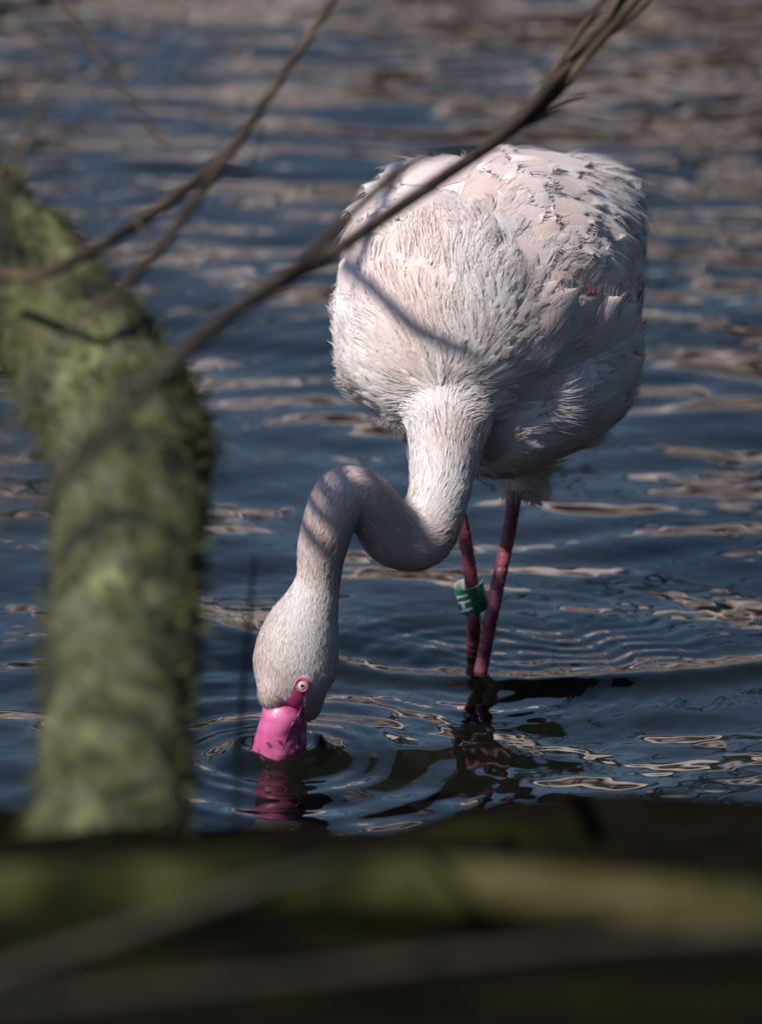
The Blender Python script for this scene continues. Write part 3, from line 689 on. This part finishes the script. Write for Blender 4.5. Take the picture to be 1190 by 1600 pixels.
# ------------------------------------------------------------------ pale reeds added out of frame on the far shore to brighten the pond's reflections
M_REED = mat('added_reed', noisy([(0.3, (0.55, 0.47, 0.38)), (0.7, (0.74, 0.67, 0.57))], 3, rough=0.8))
g_ = np.random.default_rng(5); n_ = 9000
rx_ = g_.uniform(-7, 7, n_); ry_ = g_.uniform(9.0, 10.2, n_); hh_ = (0.75 + 0.35*np.sin(rx_*1.3+1) + 0.25*np.clip(rx_, -1, 2))*1.25*g_.uniform(.6, 1.15, n_); hh_ = np.clip(hh_, 0.25, 1.6)
ln2 = g_.normal(0, .10, (n_, 2)); b0 = np.stack([rx_, ry_, np.zeros(n_)], 1); t0_ = b0 + np.stack([ln2[:, 0]*hh_, ln2[:, 1]*hh_, hh_], 1)
sw = np.stack([np.cos(a0 := g_.uniform(-.8, .8, n_)), np.sin(a0), np.zeros(n_)], 1)*0.011
V = np.stack([b0-sw, b0+sw, (b0+t0_)/2+sw*1.3, (b0+t0_)/2-sw*1.3, t0_+sw*.2, t0_-sw*.2], 1).reshape(-1, 3)
o6 = np.arange(n_)[:, None]*6; F = np.concatenate([o6+np.array([[0, 1, 2, 3]]), o6+np.array([[3, 2, 4, 5]])], 0)
tag(fast_obj('added_pale_reeds', V, F, M_REED), 'pale reeds added out of frame on the far shore for bright streaks in the water', 'reeds', kind='stuff')

# ------------------------------------------------------------------ trees on the far shore
def bare_tree(seed, h):
    r = random.Random(seed); s = Soup()
    def grow(p, d, ln, rad, lv):
        mid = p + d*ln*0.5 + Vector((r.gauss(0, .05), r.gauss(0, .05), 0))*ln; q_ = p + d*ln
        s.add(tube([p, mid, q_], [rad, rad*.85, rad*.68], seg=6 if lv < 2 else 4, n=2, cap=False))
        if lv >= 4: return
        for k in range(r.randint(2, 3) if lv else 4):
            nd_ = (d + Vector((r.gauss(0, .55), r.gauss(0, .55), r.gauss(0.12, .3)))).normalized()
            grow(p + d*ln*r.uniform(.6, 1.0), nd_, ln*r.uniform(.55, .8), rad*.6, lv+1)
    grow(Vector((0, 0, -0.2)), Vector((0, 0, 1)), h*.36, h*.026, 0)
    return s
def leaf_cloud(n, c, r, size, seed):
    g = np.random.default_rng(seed); V, F = [], []
    cl = g.normal(size=(22, 3)); cl /= np.linalg.norm(cl, axis=1)[:, None]; cl *= g.uniform(.3, 1, (22, 1))
    p_ = cl[g.integers(0, 22, n)] + g.normal(size=(n, 3))*0.20; p_ = p_*np.array(r)+np.array(c)
    a_ = g.normal(size=(n, 3)); a_ /= np.linalg.norm(a_, axis=1)[:, None]; b_ = np.cross(a_, g.normal(size=(n, 3))); b_ /= np.linalg.norm(b_, axis=1)[:, None]
    sz = size*g.uniform(.6, 1.3, (n, 1))
    V = np.stack([p_-a_*sz, p_-b_*sz*.5, p_+a_*sz, p_+b_*sz*.5], 1).reshape(-1, 3); return V, np.arange(n*4).reshape(-1, 4)
for i, (x_, y_, h) in enumerate([(-7.5, 19, 8), (-4.2, 21, 9), (-2.4, 18.5, 6), (0.6, 22, 7), (2.6, 18.5, 8.5), (4.1, 19.5, 9), (6.4, 18, 9.5), (8.8, 20, 9)]):
    e = empty('bare_tree', (x_, y_, 0.4)); s = bare_tree(30+i, h)
    o = new_obj('trunk', s.V, s.F, M_FARBARK); o.parent = e
    tag(e, 'leafless tree on the far shore of the pond', 'tree', 'leafless trees on the far shore')
for i, (x_, y_, r_, hh) in enumerate([(-6.0, 17.3, 1.6, 2.2), (-3.2, 17.6, 1.3, 1.5), (-1.4, 19.5, 1.3, 2.4), (0.5, 18.2, 1.0, 1.2), (3.0, 17.4, 1.5, 3.0), (5.2, 17.2, 1.8, 3.6), (1.8, 17.9, 1.1, 2.2), (8.0, 17.5, 2.0, 3.2)]):
    V, F = leaf_cloud(2600, (0, 0, hh), (r_, r_, hh), 0.11, 80+i)
    e = empty('evergreen_shrub', (x_, y_, 0.3)); o = fast_obj('foliage', V, F, M_LEAF); o.parent = e
    vf = tube([(0, 0, -.2), (.05, 0, hh*.5), (0, .05, hh)], [.09, .06, .03], seg=7); o = new_obj('stem', vf[0], vf[1], M_FARBARK); o.parent = e
    tag(e, 'dark evergreen shrub on the far shore of the pond', 'shrub', 'evergreen shrubs on the far shore')

# ------------------------------------------------------------------ unseen evergreens added behind and beside the camera to keep open sky off the shaded side
for i, (x_, y_, r_, hh) in enumerate([(3.4, -2.6, 1.3, 2.6), (4.2, 0.4, 1.4, 2.8), (4.6, 3.4, 1.5, 2.8), (3.6, -5.6, 1.4, 2.8), (3.0, -9.5, 1.6, 3.0), (-0.6, -11.5, 1.7, 3.0)]):
    V, F = leaf_cloud(4200, (0, 0, hh), (r_, r_, hh), 0.12, 180+i)
    e = empty('sky_blocker_tree', (x_, y_, 0.0)); o = fast_obj('crown', V, F, M_LEAF); o.parent = e
    vf = tube([(0, 0, -.3), (.05, 0, hh*.5), (0, .05, hh)], [.14, .10, .05], seg=8); o = new_obj('trunk', vf[0], vf[1], M_FARBARK); o.parent = e
    tag(e, 'dark evergreen tree added out of view to block sky light', 'tree', 'evergreen trees added out of view as sky blockers')

# ------------------------------------------------------------------ mossy tree on the near bank
def DP(px, py, Yv): return P(px, py, Yv)
TR = [(140, 1640, -1.62, 330), (150, 1500, -1.54, 310), (165, 1380, -1.46, 282), (180, 1240, -1.36, 248), (190, 1050, -1.20, 238), (198, 880, -1.06, 246), (207, 720, -0.95, 250), (190, 645, -0.90, 246), (122, 545, -0.84, 232), (35, 445, -0.78, 234), (-75, 350, -0.74, 240), (-220, 220, -0.70, 240), (-420, 70, -0.70, 235), (-900, -100, -0.75, 220), (-1500, -260, -0.85, 190), (-2100, -560, -0.95, 140)]
tree = empty('mossy_tree', P(165, 1450, -1.50))
tag(tree, 'mossy crooked tree trunk growing on the near bank', 'tree')
vf = tube([P(a, b, c) for a, b, c, d in TR], [d/2*mpp(c) for a, b, c, d in TR], seg=40, n=14, wob=0.13, freq=22)
trunk = new_obj('trunk', vf[0], vf[1], M_MOSS); adopt(tree, trunk)
tv = np.array([tuple(v.co) for v in trunk.data.vertices]); tn = np.array([tuple(v.normal) for v in trunk.data.vertices])
tp = topix(tv); inn = np.where((tp[:, 0] > -60) & (tp[:, 1] > 150))[0]
pk = rng.choice(inn, 5200); pz = tv[pk] + rng.normal(0, .004, (len(pk), 3)); nn_ = tn[pk]
g_ = nn_ + rng.normal(0, .5, (len(pk), 3)); g_ /= np.linalg.norm(g_, axis=1)[:, None]; sd = np.cross(g_, rng.normal(size=(len(pk), 3))); sd /= np.linalg.norm(sd, axis=1)[:, None]
ln_ = rng.uniform(.004, .011, (len(pk), 1)); V = np.stack([pz-sd*.0016-nn_*.002, pz+sd*.0016-nn_*.002, pz+g_*ln_+sd*.0005, pz+g_*ln_-sd*.0005], 1).reshape(-1, 3)
o = fast_obj('moss_tufts', V, np.arange(len(V)).reshape(-1, 4), M_TUFT); adopt(tree, o); tag(o, kind='stuff')
def stick(name, rows, m, parent=None, wob=0.12, seg=10, n=8, seed=0):
    vf = tube([P(a, b, c) for a, b, c, d in rows], [d/2*mpp(c) for a, b, c, d in rows], seg=seg, n=n, wob=wob, freq=30, seed=seed)
    o = new_obj(name, vf[0], vf[1], m)
    if parent: adopt(parent, o)
    return o
# branches that leave the trunk inside the frame
stick('branch', [(-30, 425, -0.89, 18), (60, 432, -0.95, 18), (130, 398, -0.92, 20), (190, 365, -0.86, 22), (260, 318, -0.77, 22), (325, 268, -0.67, 20), (362, 225, -0.62, 12)], M_TWIG, tree, seed=1)
stick('branch', [(150, 478, -1.00, 16), (195, 444, -0.98, 17), (245, 393, -0.92, 17), (300, 320, -0.84, 16), (355, 245, -0.76, 16), (400, 180, -0.70, 15), (450, 105, -0.64, 14), (505, 25, -0.59, 13), (560, -60, -0.54, 11), (640, -190, -0.50, 8)], M_TWIG, tree, seed=2)
# overhead limbs, out of frame: they throw the dappled shade on neck and breast
def over(pts, rad, nm='branch', seed=0):
    vf = tube(pts, rad, seg=12, n=8, wob=0.10, freq=14, seed=seed); o = new_obj(nm, vf[0], vf[1], M_TWIG); adopt(tree, o); return o
def shade(px, py, t, Yv): return P(px, py, Yv) + SUN*t
def sh(px, py, t):
    h_ = hit(px, py)[0]; return (h_ if h_ is not None else P(px, py, 0.1)) + SUN*t
for k_, (dy_, rr_) in enumerate([(-52, .0055), (2, .0065), (54, .0055)]):   # a spray of parallel shoots: broken shade on the neck's arch
    over([P(-1400, -235+dy_, -.99), P(0, 600+dy_, .1) + SUN*1.5, P(430, 700+dy_, .1) + SUN*1.35, sh(500, 800, 1.25) + Vector((0, 0, -dy_*.00058)), sh(550, 800, 1.2) + Vector((0, 0, -dy_*.00058)), sh(600, 820, 1.15) + Vector((0, 0, -dy_*.00058)), P(745, 930+dy_, .24) + SUN*1.15, P(800, 1000+dy_, .25) + SUN*1.2], [.02, .015, rr_, rr_, rr_, rr_, .009, .005], seed=3+k_)
over([P(-1450, -250, -.99), P(-900, -300, .1) + SUN*1.6, P(-100, -500, .1) + SUN*1.6, P(380, 200, .1) + SUN*1.3, sh(545, 420, 1.25), sh(600, 468, 1.22), sh(650, 515, 1.2), sh(700, 540, 1.2), sh(750, 562, 1.2), sh(800, 620, 1.2)], [.05, .02, .012, .008, .0065, .006, .006, .0055, .004, .003], seed=4)


# ------------------------------------------------------------------ long branch arching across the picture, rooted on the bank to the left
br = empty('arching_branch', P(-900, 2000, -4.2)); tag(br, 'long brown bare branch arching in front of the flamingo', 'branch')
stick('stem', [(-900, 2000, -4.2, 16), (-300, 1180, -3.7, 16), (0, 850, -3.0, 17), (120, 715, -2.3, 22), (245, 592, -1.60, 30), (330, 515, -1.32, 30), (420, 452, -1.12, 29), (515, 398, -0.94, 26), (600, 340, -.78, 23), (690, 278, -.65, 22), (770, 222, -.55, 23), (830, 168, -.48, 22), (885, 105, -.42, 19), (940, 40, -.36, 17), (990, -30, -.32, 15), (1060, -150, -.28, 12)], M_TWIG, br, seed=6)
stick('side_shoot', [(760, 230, -0.54, 16), (820, 190, -0.48, 16), (872, 142, -0.44, 16), (925, 78, -0.40, 15), (985, 10, -0.36, 14), (1040, -60, -0.32, 12)], M_TWIG, br, seed=7)
stick('side_shoot', [(395, 470, -1.15, 15), (470, 408, -1.09, 17), (530, 352, -1.03, 18), (590, 296, -0.97, 17), (650, 250, -0.91, 14), (700, 238, -0.85, 10), (745, 235, -0.80, 6)], M_TWIG, br, seed=8)
stick('side_shoot', [(790, 208, -0.52, 9), (840, 186, -0.48, 9), (885, 158, -0.45, 8), (915, 148, -0.43, 4)], M_TWIG, br, seed=9)
stick('side_shoot', [(505, 402, -0.96, 9), (540, 392, -1.02, 8), (560, 398, -1.02, 4)], M_TWIG, br, seed=10)

stick('side_shoot', [(850, 142, -.44, 9), (900, 95, -.38, 9), (940, 62, -.34, 8), (1000, 15, -.30, 7), (1050, -40, -.26, 6)], M_TWIG, br, seed=11)
stick('side_shoot', [(815, 182, -.48, 8), (858, 120, -.44, 9), (905, 50, -.40, 9), (960, -25, -.34, 8)], M_TWIG, br, seed=12)
stick('twig', [(338, 262, -.80, 7), (390, 268, -.75, 6), (402, 235, -.72, 4), (412, 190, -.70, 2)], M_TWIG, tree, seed=13)
stick('twig', [(262, 232, -.85, 4), (215, 170, -.83, 6), (150, 80, -.8, 7), (95, 0, -.78, 8), (60, -80, -.76, 8)], M_TWIG, tree, seed=14)
stick('twig', [(250, 385, -.93, 5), (225, 362, -.90, 6), (205, 330, -.88, 3)], M_TWIG, tree, seed=15)
# ------------------------------------------------------------------ mossy log and dry stems on the bank
LG = [(-500, 1425, -2.30, 112), (-100, 1410, -2.30, 112), (200, 1400, -2.30, 110), (480, 1394, -2.30, 106), (760, 1398, -2.30, 108), (1000, 1412, -2.30, 104), (1250, 1440, -2.30, 100), (1700, 1500, -2.30, 96)]
log = empty('fallen_log', P(600, 1450, -2.30)); tag(log, 'thick moss covered log lying along the near bank', 'log')
vf = tube([P(a, b, c) for a, b, c, d in LG], [d/2*mpp(c) for a, b, c, d in LG], seg=36, n=14, wob=0.16, freq=12, seed=2)
o = new_obj('bark', vf[0], vf[1], M_LOG); adopt(log, o)
def dry(label, rows, m=M_DRY, seed=0):
    e = empty('dry_stem', P(*rows[0][:3])); tag(e, label, 'stem'); stick('stalk', rows, m, e, wob=0.08, seg=8, seed=seed)
dry('pale dry stem curving up in front of the mossy trunk', [(-160, 1250, -2.3, 12), (-60, 900, -2.1, 13), (0, 720, -1.98, 14), (45, 615, -1.9, 15), (105, 538, -1.82, 15), (160, 480, -1.75, 13), (192, 445, -1.7, 10)], seed=1)
dry('thin brown stem leaning past the top of the mossy trunk', [(-200, 900, -1.6, 12), (-60, 470, -1.5, 12), (0, 325, -1.45, 12), (40, 215, -1.4, 11), (80, 130, -1.36, 9), (120, 60, -1.32, 6)], M_TWIG, seed=2)
dry('broad pale dry stem slanting over the log beside the trunk', [(-260, 1640, -2.9, 34), (0, 1530, -2.75, 34), (160, 1475, -2.68, 32), (300, 1425, -2.62, 30), (420, 1385, -2.56, 26), (520, 1360, -2.50, 16)], seed=3)
dry('long pale dry stem lying across the whole log', [(-200, 1590, -3.0, 26), (150, 1560, -2.9, 26), (450, 1530, -2.8, 25), (750, 1495, -2.72, 24), (1000, 1470, -2.66, 20), (1300, 1450, -2.6, 16)], seed=4)
dry('dark upright twig standing beside the flamingo\'s head', [(366, 1380, -1.40, 9), (370, 1240, -1.05, 10), (378, 1100, -.95, 9), (388, 980, -.88, 8), (398, 870, -.82, 6)], M_FARBARK, seed=5)
dry('thin dry stalk bending low at the side of the trunk', [(-80, 1000, -1.9, 9), (0, 800, -1.85, 10), (40, 715, -1.8, 10), (80, 640, -1.75, 8)], seed=7)
